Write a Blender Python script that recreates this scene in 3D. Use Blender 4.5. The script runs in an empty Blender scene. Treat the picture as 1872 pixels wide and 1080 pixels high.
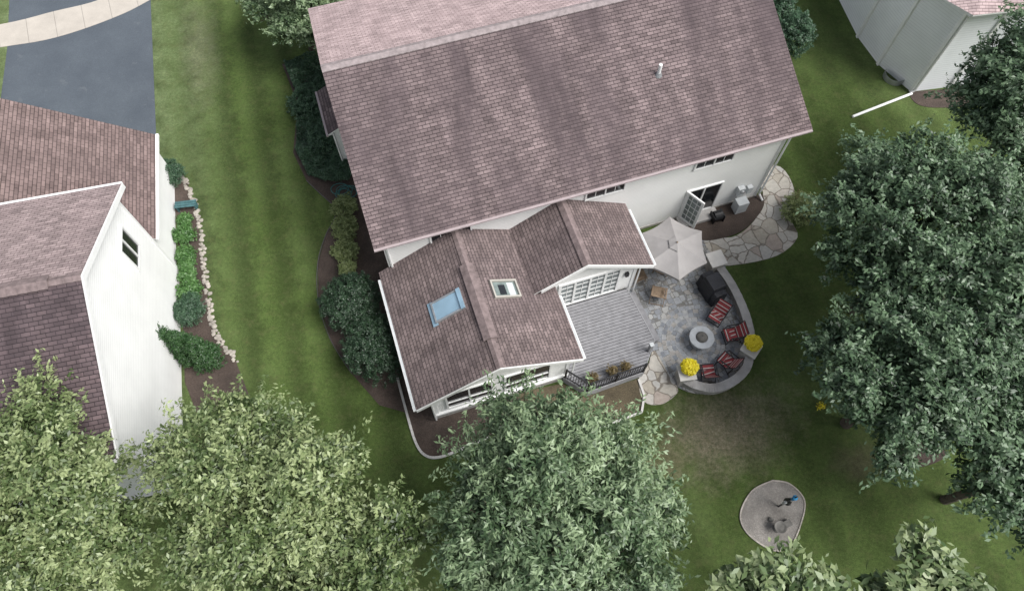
import bpy, math, random
import numpy as np
from mathutils import Vector, Matrix
from mathutils.noise import noise as pnoise
R=math.radians
random.seed(5)
scene=bpy.context.scene
COL=scene.collection

# ------------------------------------------------------------------ materials
def newmat(name):
    m=bpy.data.materials.new(name); m.use_nodes=True
    nt=m.node_tree; nt.nodes.clear()
    out=nt.nodes.new('ShaderNodeOutputMaterial')
    b=nt.nodes.new('ShaderNodeBsdfPrincipled')
    nt.links.new(b.outputs[0],out.inputs[0])
    return m,nt,b,out
def noise(nt,vec,scale,detail=3,rough=.55,dist=0):
    n=nt.nodes.new('ShaderNodeTexNoise'); n.inputs['Scale'].default_value=scale
    n.inputs['Detail'].default_value=detail; n.inputs['Roughness'].default_value=rough
    n.inputs['Distortion'].default_value=dist
    if vec is not None: nt.links.new(vec,n.inputs['Vector'])
    return n.outputs['Fac']
def ramp(nt,fac,stops,interp='LINEAR'):
    r=nt.nodes.new('ShaderNodeValToRGB'); r.color_ramp.interpolation=interp
    e=r.color_ramp.elements
    while len(e)<len(stops): e.new(.5)
    for i,(p,c) in enumerate(stops):
        e[i].position=p
        if not hasattr(c,'__len__'): c=(c,c,c)
        e[i].color=(c[0],c[1],c[2],1)
    nt.links.new(fac,r.inputs[0]); return r.outputs[0]
def mix(nt,fac,a,b,mode='MIX'):
    n=nt.nodes.new('ShaderNodeMix'); n.data_type='RGBA'; n.blend_type=mode
    for s,v in ((n.inputs[0],fac),(n.inputs[6],a),(n.inputs[7],b)):
        if hasattr(v,'is_linked'): nt.links.new(v,s)
        elif hasattr(v,'__len__'): s.default_value=(v[0],v[1],v[2],1)
        else: s.default_value=v
    return n.outputs[2]
def mth(nt,op,a,b=None,c=None,clamp=False):
    n=nt.nodes.new('ShaderNodeMath'); n.operation=op; n.use_clamp=clamp
    for i,v in enumerate((a,b,c)):
        if v is None: continue
        if hasattr(v,'is_linked'): nt.links.new(v,n.inputs[i])
        else: n.inputs[i].default_value=v
    return n.outputs[0]
def bump(nt,b,h,strength=.5,dist=.02):
    n=nt.nodes.new('ShaderNodeBump'); n.inputs['Strength'].default_value=strength
    n.inputs['Distance'].default_value=dist
    nt.links.new(h,n.inputs['Height']); nt.links.new(n.outputs[0],b.inputs['Normal'])
def mapping(nt,vec,scale=(1,1,1),rot=0,loc=(0,0,0)):
    n=nt.nodes.new('ShaderNodeMapping'); n.inputs['Scale'].default_value=scale
    n.inputs['Rotation'].default_value=(0,0,rot); n.inputs['Location'].default_value=loc
    nt.links.new(vec,n.inputs[0]); return n.outputs[0]
def uvn(nt): return nt.nodes.new('ShaderNodeTexCoord').outputs['UV']
def posn(nt): return nt.nodes.new('ShaderNodeNewGeometry').outputs['Position']

def simple(name,c,rough=.6,var=.12,scale=6,bmp=0,metal=0,spec=.4):
    m,nt,b,o=newmat(name)
    p=posn(nt)
    f=noise(nt,p,scale,4)
    c2=tuple(x*(1-var*2) for x in c); c1=tuple(min(1,x*(1+var)) for x in c)
    nt.links.new(ramp(nt,f,[(.3,c2),(.7,c1)]),b.inputs['Base Color'])
    b.inputs['Roughness'].default_value=rough; b.inputs['Metallic'].default_value=metal
    b.inputs['Specular IOR Level'].default_value=spec
    if bmp: bump(nt,b,noise(nt,p,scale*5,4),.6,bmp)
    return m

def shingle(name,c1,c2,dark,stain=.5,row=.145,sseed=0.):
    m,nt,b,o=newmat(name); uv=uvn(nt)
    br=nt.nodes.new('ShaderNodeTexBrick'); nt.links.new(uv,br.inputs['Vector'])
    br.offset=.5; br.offset_frequency=2
    I=br.inputs; I['Scale'].default_value=1; I['Brick Width'].default_value=.30; I['Row Height'].default_value=row
    I['Mortar Size'].default_value=.013; I['Mortar Smooth'].default_value=.3; I['Bias'].default_value=-.1
    I['Color1'].default_value=(*c1,1); I['Color2'].default_value=(*c2,1); I['Mortar'].default_value=(*[x*.55 for x in dark],1)
    mp=mapping(nt,uv,(1/.42,1/row,1))
    sn=nt.nodes.new('ShaderNodeVectorMath'); sn.operation='FLOOR'; nt.links.new(mp,sn.inputs[0])
    wn=nt.nodes.new('ShaderNodeTexWhiteNoise'); nt.links.new(sn.outputs[0],wn.inputs['Vector'])
    tab=ramp(nt,wn.outputs['Value'],[(0,.74),(1,1.15)])
    c=mix(nt,1,br.outputs['Color'],tab,'MULTIPLY')
    st=noise(nt,mapping(nt,uv,(.55,.12,1),0,(sseed,sseed,0)),1.0,5,.6,.4)
    st2=noise(nt,mapping(nt,uv,(1.8,.35,1)),1,4)
    f=mth(nt,'MULTIPLY',ramp(nt,st,[(.38,1),(.60,0)]),stain)
    c=mix(nt,f,c,dark)
    c=mix(nt,1,c,ramp(nt,st2,[(.25,.78),(.75,1.16)]),'MULTIPLY')
    c=mix(nt,1,c,ramp(nt,noise(nt,uv,55,2),[(.2,.82),(.8,1.16)]),'MULTIPLY')
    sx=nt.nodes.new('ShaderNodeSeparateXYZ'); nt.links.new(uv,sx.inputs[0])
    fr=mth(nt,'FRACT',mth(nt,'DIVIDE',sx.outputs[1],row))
    c=mix(nt,1,c,ramp(nt,fr,[(0,.66),(.16,.92),(.3,1.04),(1,1.04)]),'MULTIPLY')  # shadow at each course's lower edge is painted into the colour
    nt.links.new(c,b.inputs['Base Color']); b.inputs['Roughness'].default_value=.88
    b.inputs['Specular IOR Level'].default_value=.25
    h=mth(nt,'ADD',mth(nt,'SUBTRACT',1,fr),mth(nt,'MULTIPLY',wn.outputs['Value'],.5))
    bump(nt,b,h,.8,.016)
    return m

def siding(name,c,row=.115):
    m,nt,b,o=newmat(name); uv=uvn(nt)
    sx=nt.nodes.new('ShaderNodeSeparateXYZ'); nt.links.new(uv,sx.inputs[0])
    fr=mth(nt,'FRACT',mth(nt,'DIVIDE',sx.outputs[1],row))
    line=ramp(nt,fr,[(0,.80),(.10,.88),(.22,1),(1,1)])
    cc=mix(nt,1,(*c,),line,'MULTIPLY')
    cc=mix(nt,1,cc,ramp(nt,noise(nt,uv,.9,4),[(.3,.93),(.7,1.02)]),'MULTIPLY')
    nt.links.new(cc,b.inputs['Base Color']); b.inputs['Roughness'].default_value=.55
    bump(nt,b,mth(nt,'SUBTRACT',1,fr),.6,.012)
    return m

def leafmat(name,dark,mid,light,trans=.22):
    m,nt,b,o=newmat(name)
    a=nt.nodes.new('ShaderNodeAttribute'); a.attribute_name='tint'
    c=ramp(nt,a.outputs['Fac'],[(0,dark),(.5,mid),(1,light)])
    nt.nodes.remove(b)
    d=nt.nodes.new('ShaderNodeBsdfDiffuse'); nt.links.new(c,d.inputs[0])
    g=nt.nodes.new('ShaderNodeBsdfGlossy'); g.inputs['Roughness'].default_value=.45; g.inputs[0].default_value=(1,1,1,1)
    m1=nt.nodes.new('ShaderNodeMixShader'); m1.inputs[0].default_value=.045
    nt.links.new(d.outputs[0],m1.inputs[1]); nt.links.new(g.outputs[0],m1.inputs[2])
    t=nt.nodes.new('ShaderNodeBsdfTranslucent'); nt.links.new(c,t.inputs[0])
    mx=nt.nodes.new('ShaderNodeMixShader'); mx.inputs[0].default_value=trans
    nt.links.new(m1.outputs[0],mx.inputs[1]); nt.links.new(t.outputs[0],mx.inputs[2]); nt.links.new(mx.outputs[0],o.inputs[0])
    return m

def brickpave(name):
    m,nt,b,o=newmat(name); uv=uvn(nt)
    d=nt.nodes.new('ShaderNodeTexVoronoi'); d.feature='F1'; d.distance='CHEBYCHEV'
    d.inputs['Scale'].default_value=3.8; d.inputs['Randomness'].default_value=.7
    nt.links.new(uv,d.inputs['Vector'])
    sc=nt.nodes.new('ShaderNodeSeparateColor'); nt.links.new(d.outputs['Color'],sc.inputs[0])
    c=ramp(nt,sc.outputs[0],[(0,(.20,.215,.24)),(.35,(.27,.285,.305)),(.6,(.33,.34,.345)),(.85,(.31,.295,.275)),(1,(.40,.40,.39))])
    e=nt.nodes.new('ShaderNodeTexVoronoi'); e.feature='F2'; e.distance='CHEBYCHEV'
    e.inputs['Scale'].default_value=3.8; e.inputs['Randomness'].default_value=.7
    nt.links.new(uv,e.inputs['Vector'])
    gap=mth(nt,'SUBTRACT',e.outputs['Distance'],d.outputs['Distance'])
    g=ramp(nt,gap,[(.03,0),(.09,1)])
    c=mix(nt,g,(.13,.125,.115),c)
    c=mix(nt,1,c,ramp(nt,noise(nt,uv,9,5),[(.25,.8),(.75,1.15)]),'MULTIPLY')
    c=mix(nt,ramp(nt,noise(nt,uv,.5,3),[(.5,0),(.75,.35)]),c,(.38,.385,.39))
    nt.links.new(c,b.inputs['Base Color']); b.inputs['Roughness'].default_value=.8
    bump(nt,b,g,.5,.01); return m

def flagmat(name):
    m,nt,b,o=newmat(name); uv=uvn(nt)
    w=nt.nodes.new('ShaderNodeVectorMath'); w.operation='ADD'
    nn=nt.nodes.new('ShaderNodeTexNoise'); nn.inputs['Scale'].default_value=2.2; nt.links.new(uv,nn.inputs['Vector'])
    ss=nt.nodes.new('ShaderNodeVectorMath'); ss.operation='SCALE'; ss.inputs['Scale'].default_value=.22
    nt.links.new(nn.outputs['Color'],ss.inputs[0]); nt.links.new(uv,w.inputs[0]); nt.links.new(ss.outputs[0],w.inputs[1])
    v=nt.nodes.new('ShaderNodeTexVoronoi'); v.inputs['Scale'].default_value=1.75; nt.links.new(w.outputs[0],v.inputs['Vector'])
    e=nt.nodes.new('ShaderNodeTexVoronoi'); e.feature='DISTANCE_TO_EDGE'; e.inputs['Scale'].default_value=1.75; nt.links.new(w.outputs[0],e.inputs['Vector'])
    sc=nt.nodes.new('ShaderNodeSeparateColor'); nt.links.new(v.outputs['Color'],sc.inputs[0])
    c=ramp(nt,sc.outputs[0],[(0,(.38,.34,.28)),(.35,(.48,.45,.40)),(.6,(.43,.415,.39)),(.8,(.55,.525,.48)),(1,(.38,.315,.27))])
    g=ramp(nt,e.outputs['Distance'],[(.015,0),(.05,1)])
    c=mix(nt,g,(.20,.175,.145),c)
    c=mix(nt,1,c,ramp(nt,noise(nt,uv,7,6),[(.25,.78),(.75,1.12)]),'MULTIPLY')
    nt.links.new(c,b.inputs['Base Color']); b.inputs['Roughness'].default_value=.85
    bump(nt,b,g,.6,.015); return m

def mulchmat(name,a=(.040,.028,.023),c=(.150,.112,.092)):
    m,nt,b,o=newmat(name); p=posn(nt)
    f=noise(nt,p,20,6,.8); f2=noise(nt,p,1.2,3)
    cc=ramp(nt,f,[(.3,a),(.55,tuple((x+y)/2*.85 for x,y in zip(a,c))),(.72,c)])
    cc=mix(nt,1,cc,ramp(nt,f2,[(.3,.7),(.7,1.25)]),'MULTIPLY')
    nt.links.new(cc,b.inputs['Base Color']); b.inputs['Roughness'].default_value=.95
    bump(nt,b,f,1,.05); return m

def asphalt():
    m,nt,b,o=newmat('asphalt'); p=posn(nt)
    c=ramp(nt,noise(nt,p,.45,5,.6),[(.3,(.062,.075,.092)),(.7,(.086,.102,.120))])
    c=mix(nt,1,c,ramp(nt,noise(nt,p,30,3,.7),[(.3,.8),(.7,1.25)]),'MULTIPLY')
    c=mix(nt,ramp(nt,noise(nt,p,1.7,5,.7),[(.60,0),(.68,.3)]),c,(.15,.16,.17))
    nt.links.new(c,b.inputs['Base Color']); b.inputs['Roughness'].default_value=.85
    bump(nt,b,noise(nt,p,60,2),.5,.006); return m

def concrete(name,c):
    m,nt,b,o=newmat(name); p=posn(nt)
    cc=ramp(nt,noise(nt,p,1.1,6,.65),[(.3,tuple(x*.82 for x in c)),(.7,c)])
    cc=mix(nt,1,cc,ramp(nt,noise(nt,p,28,4),[(.3,.88),(.7,1.08)]),'MULTIPLY')
    sx=nt.nodes.new('ShaderNodeSeparateXYZ'); nt.links.new(mapping(nt,p,(1,1,1),R(-22)),sx.inputs[0])
    fr=mth(nt,'FRACT',mth(nt,'DIVIDE',sx.outputs[0],1.5))
    cc=mix(nt,1,cc,ramp(nt,fr,[(0,.6),(.015,.6),(.03,1),(1,1)]),'MULTIPLY')
    nt.links.new(cc,b.inputs['Base Color']); b.inputs['Roughness'].default_value=.85; return m

def grassmat():
    m,nt,b,o=newmat('lawn_grass'); p=posn(nt)
    big=noise(nt,p,.16,4,.55); med=noise(nt,p,1.1,5,.65,.3); fine=noise(nt,p,7,7,.85); vf=noise(nt,p,30,4,.85)
    c=ramp(nt,big,[(.32,(.058,.090,.023)),(.5,(.076,.114,.032)),(.68,(.102,.144,.048))])
    sx=nt.nodes.new('ShaderNodeSeparateXYZ')
    nt.links.new(mapping(nt,p,(1,1,1),R(-15)),sx.inputs[0])
    wob=mth(nt,'MULTIPLY',med,1.0)
    st=mth(nt,'SINE',mth(nt,'MULTIPLY',mth(nt,'ADD',sx.outputs[0],wob),3.6))
    s2=nt.nodes.new('ShaderNodeSeparateXYZ'); nt.links.new(p,s2.inputs[0])
    sfade=ramp(nt,mth(nt,'MULTIPLY_ADD',s2.outputs[0],.05,.5),[(.2,1),(.45,.45)])
    c=mix(nt,sfade,c,mix(nt,1,c,ramp(nt,mth(nt,'MULTIPLY_ADD',st,.5,.5),[(0,.78),(1,1.24)]),'MULTIPLY'))
    xr=mth(nt,'ADD',s2.outputs[0],mth(nt,'MULTIPLY',s2.outputs[1],.30))
    dry=mth(nt,'MULTIPLY',ramp(nt,mth(nt,'MULTIPLY_ADD',xr,.1,1.30),[(.22,1),(.62,0)]),ramp(nt,mth(nt,'MULTIPLY',s2.outputs[1],.03),[(.25,.10),(.75,1)]))
    dry=mth(nt,'MULTIPLY',dry,ramp(nt,med,[(.25,.35),(.65,1)]))
    c=mix(nt,dry,c,(.15,.195,.09))
    def patch(cx,cy,rx,ry,rot,lo=.6,hi=1.15,ns=1.6,amp=1.5):
        mp=nt.nodes.new('ShaderNodeMapping'); mp.vector_type='TEXTURE'
        mp.inputs['Location'].default_value=(cx,cy,0); mp.inputs['Rotation'].default_value=(0,0,rot); mp.inputs['Scale'].default_value=(rx,ry,1)
        nt.links.new(p,mp.inputs[0])
        ln=nt.nodes.new('ShaderNodeVectorMath'); ln.operation='LENGTH'; nt.links.new(mp.outputs[0],ln.inputs[0])
        d=mth(nt,'ADD',ln.outputs['Value'],mth(nt,'MULTIPLY',mth(nt,'SUBTRACT',noise(nt,p,ns,6,.7),.5),amp))
        return ramp(nt,d,[(lo*.3,1),(hi,0)])
    w=mth(nt,'MULTIPLY',patch(8.8,7.9,3.8,2.4,R(20)),ramp(nt,fine,[(.30,.35),(.58,1)]))
    c=mix(nt,mth(nt,'MULTIPLY',w,.92),c,(.25,.215,.155))
    w2=mth(nt,'MULTIPLY',patch(5.8,6.6,1.8,1.2,R(10)),.5)
    c=mix(nt,w2,c,(.18,.155,.095))
    w3=mth(nt,'MULTIPLY',patch(-17.0,29.0,1.2,5.0,R(14)),.5)
    c=mix(nt,w3,c,(.19,.19,.125))
    c=mix(nt,mth(nt,'MULTIPLY',patch(14.2,6.6,1.6,1.0,R(10)),.6),c,(.14,.12,.08))
    c=mix(nt,1,c,ramp(nt,fine,[(.25,.50),(.5,1),(.75,1.6)]),'MULTIPLY')
    c=mix(nt,1,c,ramp(nt,vf,[(.28,.5),(.72,1.55)]),'MULTIPLY')
    c=mix(nt,1,c,ramp(nt,med,[(.3,.80),(.7,1.18)]),'MULTIPLY')
    c=mix(nt,ramp(nt,noise(nt,p,2.3,6,.75),[(.50,0),(.72,.45)]),c,(.145,.145,.065))
    nt.links.new(c,b.inputs['Base Color']); b.inputs['Roughness'].default_value=.9
    b.inputs['Specular IOR Level'].default_value=.15
    bump(nt,b,mth(nt,'ADD',fine,vf),1,.06); return m

def stripemat():
    m,nt,b,o=newmat('striped_sling_fabric'); uv=uvn(nt)
    sx=nt.nodes.new('ShaderNodeSeparateXYZ'); nt.links.new(uv,sx.inputs[0])
    f=mth(nt,'FRACT',mth(nt,'MULTIPLY',sx.outputs[1],5.5))
    c=ramp(nt,f,[(0,(.27,.04,.045)),(.36,(.05,.025,.03)),(.50,(.55,.47,.44)),(.74,(.28,.045,.05))],'CONSTANT')
    nt.links.new(c,b.inputs['Base Color']); b.inputs['Roughness'].default_value=.8; return m

def glassmat(name,c,rough=.06):
    m,nt,b,o=newmat(name)
    nt.links.new(ramp(nt,noise(nt,posn(nt),.8,2),[(.3,c),(.7,tuple(x*1.5 for x in c))]),b.inputs['Base Color'])
    b.inputs['Roughness'].default_value=rough; b.inputs['Specular IOR Level'].default_value=.6; return m

M={}
M['roof_rear']=shingle('shingle_weathered',(.212,.164,.163),(.148,.113,.114),(.080,.061,.065),.8)
M['roof_front']=shingle('shingle_lit',(.48,.375,.37),(.42,.325,.322),(.36,.27,.27),.3,sseed=4.)  # paler copy: brightness of the north-facing slopes is painted into the colour
M['roof_add']=shingle('shingle_addition',(.208,.162,.157),(.142,.110,.108),(.095,.074,.076),.38,sseed=9.)
M['roof_nA']=shingle('shingle_garage',(.215,.158,.148),(.168,.122,.116),(.125,.093,.09),.3,sseed=2.)
M['roof_nB']=shingle('shingle_north_lit',(.36,.285,.278),(.30,.235,.232),(.26,.195,.195),.3,sseed=3.)  # north slope lit, south slope shaded: both tones painted into the colours
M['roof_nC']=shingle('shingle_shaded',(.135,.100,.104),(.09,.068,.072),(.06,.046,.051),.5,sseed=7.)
M['cap']=simple('ridge_cap_shingle',(.20,.155,.152),.9,.18,5,.01)
M['cap_l']=simple('ridge_cap_light',(.30,.255,.255),.9,.15,5,.01)
M['siding']=siding('white_siding',(.80,.80,.785))
M['siding2']=siding('gray_white_siding',(.80,.82,.84),.15)
M['siding3']=siding('bright_siding',(.87,.87,.86),.13)
M['trim']=simple('white_trim',(.80,.80,.79),.45,.03,3)
M['gutter']=simple('drip_edge_metal',(.38,.32,.325),.4,.06,3)
M['soffit']=simple('soffit',(.70,.70,.69),.6,.04,3)
M['glass']=glassmat('window_glass',(.012,.014,.016))
M['glass_b']=glassmat('skylight_glass',(.20,.30,.38),.12)
M['glass_w']=glassmat('door_glass_with_blinds',(.17,.19,.19),.1)
M['shade']=simple('skylight_shade',(.17,.21,.20),.5,.2,4)
M['skyf']=simple('skylight_frame',(.40,.38,.34),.5,.05)
M['deck']=simple('gray_deck_board',(.24,.238,.25),.6,.10,4)
M['deckd']=simple('deck_skirt',(.30,.30,.31),.6,.08,4)
M['black']=simple('black_metal',(.014,.014,.016),.45,.1)
M['cover']=simple('black_grill_cover',(.016,.017,.022),.5,.2,3,.01)
M['patio']=brickpave('gray_patio_pavers')
M['flag']=flagmat('flagstone')
M['mulch']=mulchmat('mulch')
M['mulch2']=mulchmat('dry_mulch',(.07,.055,.034),(.21,.17,.105))
M['asphalt']=asphalt()
M['walk']=concrete('sidewalk_concrete',(.50,.455,.40))
M['wallstone']=simple('wall_block',(.34,.325,.30),.85,.15,5,.02)
M['capstone']=simple('cap_stone',(.44,.425,.41),.8,.1,3,.01)
M['capwhite']=simple('pale_cap_stone',(.62,.60,.57),.75,.06,3,.005)
M['grass']=grassmat()
M['umb']=simple('umbrella_canvas',(.31,.295,.29),.8,.05,2)
M['stripe']=stripemat()
M['wood']=simple('teak_wood',(.26,.19,.13),.6,.15,8)
M['firetop']=simple('fire_table_stone',(.38,.40,.42),.6,.08,5)
M['terra']=simple('terracotta',(.22,.10,.06),.7,.1)
M['graypot']=simple('gray_pot',(.10,.09,.09),.6,.1)
M['edging']=simple('white_edging',(.60,.58,.55),.6,.06,5)
M['teal']=simple('teal_hose',(.03,.16,.155),.4,.1)
M['tealb']=simple('teal_painted_wood',(.06,.14,.15),.6,.2)
M['stone']=simple('tan_field_stone',(.40,.365,.32),.85,.22,2.2,.02)
M['gravel']=mulchmat('pea_gravel',(.17,.155,.14),(.41,.385,.355))
M['bark']=simple('bark',(.10,.08,.062),.95,.3,6,.02)
M['util']=simple('utility_gray',(.50,.52,.53),.5,.05)
M['bluep']=simple('blue_plastic',(.02,.16,.32),.4,.05)
M['dstone']=simple('dark_stone',(.13,.125,.115),.85,.2,4,.01)
M['galv']=simple('galvanized',(.42,.43,.44),.4,.08,4,0,.6)
M['lf_dark']=leafmat('leaves_blue_green',(.015,.036,.018),(.062,.114,.056),(.150,.230,.125))
M['lf_mid']=leafmat('leaves_gray_green',(.022,.052,.020),(.096,.158,.072),(.26,.345,.19))
M['lf_light']=leafmat('leaves_yellow_green',(.028,.052,.014),(.112,.165,.056),(.32,.38,.18))
M['lf_big']=leafmat('leaves_broad',(.030,.065,.020),(.110,.170,.062),(.28,.34,.17))
M['lf_bush']=leafmat('leaves_dark_bush',(.010,.026,.012),(.022,.052,.024),(.045,.09,.042))
M['lf_box']=leafmat('leaves_yellow_shrub',(.06,.095,.026),(.17,.22,.075),(.30,.35,.15))
M['lf_cover']=leafmat('leaves_ground_cover',(.016,.044,.024),(.045,.098,.052),(.09,.165,.09))
M['lf_bright']=leafmat('leaves_perennial',(.03,.09,.02),(.07,.17,.04),(.13,.25,.08))
M['lf_con']=leafmat('needles_arborvitae',(.012,.045,.012),(.03,.085,.022),(.06,.13,.04))
M['lf_red']=leafmat('leaves_reddish',(.07,.03,.02),(.13,.10,.04),(.22,.16,.06))
M['fl_y']=leafmat('petals_yellow',(.62,.50,.01),(.85,.72,.02),(.92,.84,.06))
M['fl_p']=leafmat('petals_pink',(.45,.10,.22),(.6,.2,.35),(.7,.35,.5))

# ------------------------------------------------------------------ mesh builder
TH=R(17.94)
F=Matrix.Translation((-5.30,13.53,0))@Matrix.Rotation(TH,4,'Z')
AX=Vector((math.cos(TH),math.sin(TH),0)); BX=Vector((-math.sin(TH),math.cos(TH),0))
def W(s,t,z=0): return F@Vector((s,t,z))
class MB:
    def __init__(s,Mx=None): s.v=[];s.f=[];s.m=[];s.mats=[];s.M=Mx or Matrix.Identity(4)
    def mi(s,mat):
        if mat not in s.mats: s.mats.append(mat)
        return s.mats.index(mat)
    def add(s,vs,fs,mat):
        b=len(s.v); s.v+= [s.M@Vector(p) for p in vs]; i=s.mi(mat)
        for f in fs: s.f.append([b+k for k in f]); s.m.append(i)
    def poly(s,pts,mat): s.add(pts,[list(range(len(pts)))],mat)
    def box(s,c,d,mat,rz=0,T=None):
        x,y,z=[k/2 for k in d]
        vs=[Vector((a,b,e)) for e in(-z,z) for a,b in((-x,-y),(x,-y),(x,y),(-x,y))]
        X=Matrix.Translation(c)@(T if T is not None else Matrix.Rotation(rz,4,'Z'))
        s.add([X@p for p in vs],[(3,2,1,0),(4,5,6,7),(0,1,5,4),(1,2,6,5),(2,3,7,6),(3,0,4,7)],mat)
    def slab(s,pts,th,mat,side=None):
        n=len(pts); lo=[(p[0],p[1],p[2]-th) for p in pts]
        s.poly(pts,mat); 
        s.poly(lo[::-1],side or mat)
        for i in range(n):
            j=(i+1)%n; s.poly([pts[i],lo[i],lo[j],pts[j]],side or mat)
    def prism(s,poly,z0,z1,mat,side=None):
        s.slab([(p[0],p[1],z1) for p in poly],z1-z0,mat,side)
    def cyl(s,p0,p1,r0,r1,mat,n=8,caps=True):
        p0=Vector(p0);p1=Vector(p1);d=(p1-p0).normalized()
        u=d.orthogonal().normalized();w=d.cross(u)
        vs=[p0+(u*math.cos(a)+w*math.sin(a))*r0 for a in [2*math.pi*i/n for i in range(n)]]
        vs+=[p1+(u*math.cos(a)+w*math.sin(a))*r1 for a in [2*math.pi*i/n for i in range(n)]]
        fs=[(i,(i+1)%n,n+(i+1)%n,n+i) for i in range(n)]
        if caps: fs+=[tuple(range(n))[::-1],tuple(range(n,2*n))]
        s.add(vs,fs,mat)
    def sweep(s,pts,r,mat,n=6):
        for a,b in zip(pts[:-1],pts[1:]): s.cyl(a,b,r,r,mat,n)
    def lathe(s,c,prof,mat,n=20):
        c=Vector(c); vs=[];fs=[]
        for (r,z) in prof:
            vs+=[c+Vector((r*math.cos(2*math.pi*i/n),r*math.sin(2*math.pi*i/n),z)) for i in range(n)]
        for k in range(len(prof)-1):
            fs+=[(k*n+i,k*n+(i+1)%n,(k+1)*n+(i+1)%n,(k+1)*n+i) for i in range(n)]
        fs+=[tuple(range(n))[::-1],tuple(range((len(prof)-1)*n,len(prof)*n))]
        s.add(vs,fs,mat)
    def rock(s,c,r,mat,seed=0):
        rnd=random.Random(seed); vs=[];fs=[];nu,nv=7,4
        for j in range(nv+1):
            ph=math.pi*j/nv
            for i in range(nu):
                a=2*math.pi*i/nu; k=rnd.uniform(.8,1.15)
                vs.append((c[0]+r[0]*k*math.sin(ph)*math.cos(a),c[1]+r[1]*k*math.sin(ph)*math.sin(a),c[2]+r[2]*k*math.cos(ph)))
        for j in range(nv):
            for i in range(nu): fs.append((j*nu+i,(j+1)*nu+i,(j+1)*nu+(i+1)%nu,j*nu+(i+1)%nu))
        s.add(vs,fs,mat)
    def build(s,name,parent=None,bevel=0,smooth=False):
        me=bpy.data.meshes.new(name); me.from_pydata([tuple(p) for p in s.v],[],s.f)
        for m in s.mats: me.materials.append(M[m])
        me.polygons.foreach_set('material_index',s.m)
        uvl=me.uv_layers.new(name='UVMap'); Z=Vector((0,0,1))
        for p in me.polygons:
            n=p.normal
            if abs(n.z)>.9995: u,v=AX,BX
            else:
                u=Z.cross(n).normalized(); v=n.cross(u)
            for li in p.loop_indices:
                co=me.vertices[me.loops[li].vertex_index].co
                uvl.data[li].uv=(co.dot(u),co.dot(v))
            if smooth: p.use_smooth=True
        ob=bpy.data.objects.new(name,me); COL.objects.link(ob)
        if parent: ob.parent=parent; ob.matrix_parent_inverse=parent.matrix_world.inverted()
        if bevel:
            b=ob.modifiers.new('bevel','BEVEL'); b.width=bevel; b.segments=2; b.limit_method='ANGLE'
        return ob
def empty(name,loc=(0,0,0)):
    e=bpy.data.objects.new(name,None); COL.objects.link(e); e.location=loc; e.empty_display_size=.3
    e.matrix_world=Matrix.Translation(loc); return e
def smooth_poly(pts,k=6,closed=True):
    P=[Vector(p) for p in pts]; n=len(P); out=[]
    rng=range(n) if closed else range(n-1)
    for i in rng:
        if closed: a,b,c,d=P[(i-1)%n],P[i],P[(i+1)%n],P[(i+2)%n]
        else: a,b,c,d=P[max(i-1,0)],P[i],P[i+1],P[min(i+2,n-1)]
        for j in range(k):
            t=j/k
            out.append(.5*((2*b)+(c-a)*t+(2*a-5*b+4*c-d)*t*t+(3*b-a-3*c+d)*t**3))
    if not closed: out.append(P[-1])
    return out
def wl(pts): return [tuple(W(*p)[:2]) for p in pts]
def ccw(p):
    a=sum(p[i][0]*p[(i+1)%len(p)][1]-p[(i+1)%len(p)][0]*p[i][1] for i in range(len(p)))
    return p if a>0 else p[::-1]
def sheet(name,pts,z0,z1,mat,side=None,sm=6,parent=None):
    p=ccw([tuple(q[:2]) for q in (smooth_poly(pts,sm) if sm else pts)])
    b=MB(); b.prism(p,z0,z1,mat,side); return b.build(name,parent)

# ------------------------------------------------------------------ foliage
def leafmesh(name,p,l,w,nrm,L,Wd,tint,mat,parent=None,fold=.15):
    n=len(p); L=L[:,None];Wd=Wd[:,None]
    v=np.empty((n,4,3),np.float32)
    v[:,0]=p-l*L*.5; v[:,1]=p+w*Wd*.5+nrm*Wd*fold; v[:,2]=p+l*L*.5; v[:,3]=p-w*Wd*.5+nrm*Wd*fold
    me=bpy.data.meshes.new(name)
    me.vertices.add(4*n); me.vertices.foreach_set('co',v.ravel())
    me.loops.add(4*n); me.loops.foreach_set('vertex_index',np.arange(4*n,dtype=np.int32))
    me.polygons.add(n); me.polygons.foreach_set('loop_start',np.arange(0,4*n,4,dtype=np.int32))
    me.polygons.foreach_set('loop_total',np.full(n,4,dtype=np.int32))
    me.update(calc_edges=True)
    at=me.attributes.new('tint','FLOAT','FACE'); at.data.foreach_set('value',np.clip(tint,0,1).astype(np.float32))
    me.materials.append(M[mat])
    ob=bpy.data.objects.new(name,me); COL.objects.link(ob)
    if parent: ob.parent=parent; ob.matrix_parent_inverse=parent.matrix_world.inverted()
    return ob
def nrmz(a): return a/np.maximum(np.linalg.norm(a,axis=1,keepdims=True),1e-6)
def wave(rng,p,freq,k=9):
    """smooth pseudo-noise, about -1..1"""
    g=np.zeros(len(p))
    for _ in range(k):
        kv=rng.normal(size=3); kv/=np.linalg.norm(kv); g+=np.cos((p@kv)*freq*rng.uniform(.6,1.6)+rng.uniform(0,6.28))
    return g/math.sqrt(k)*.9
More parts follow.
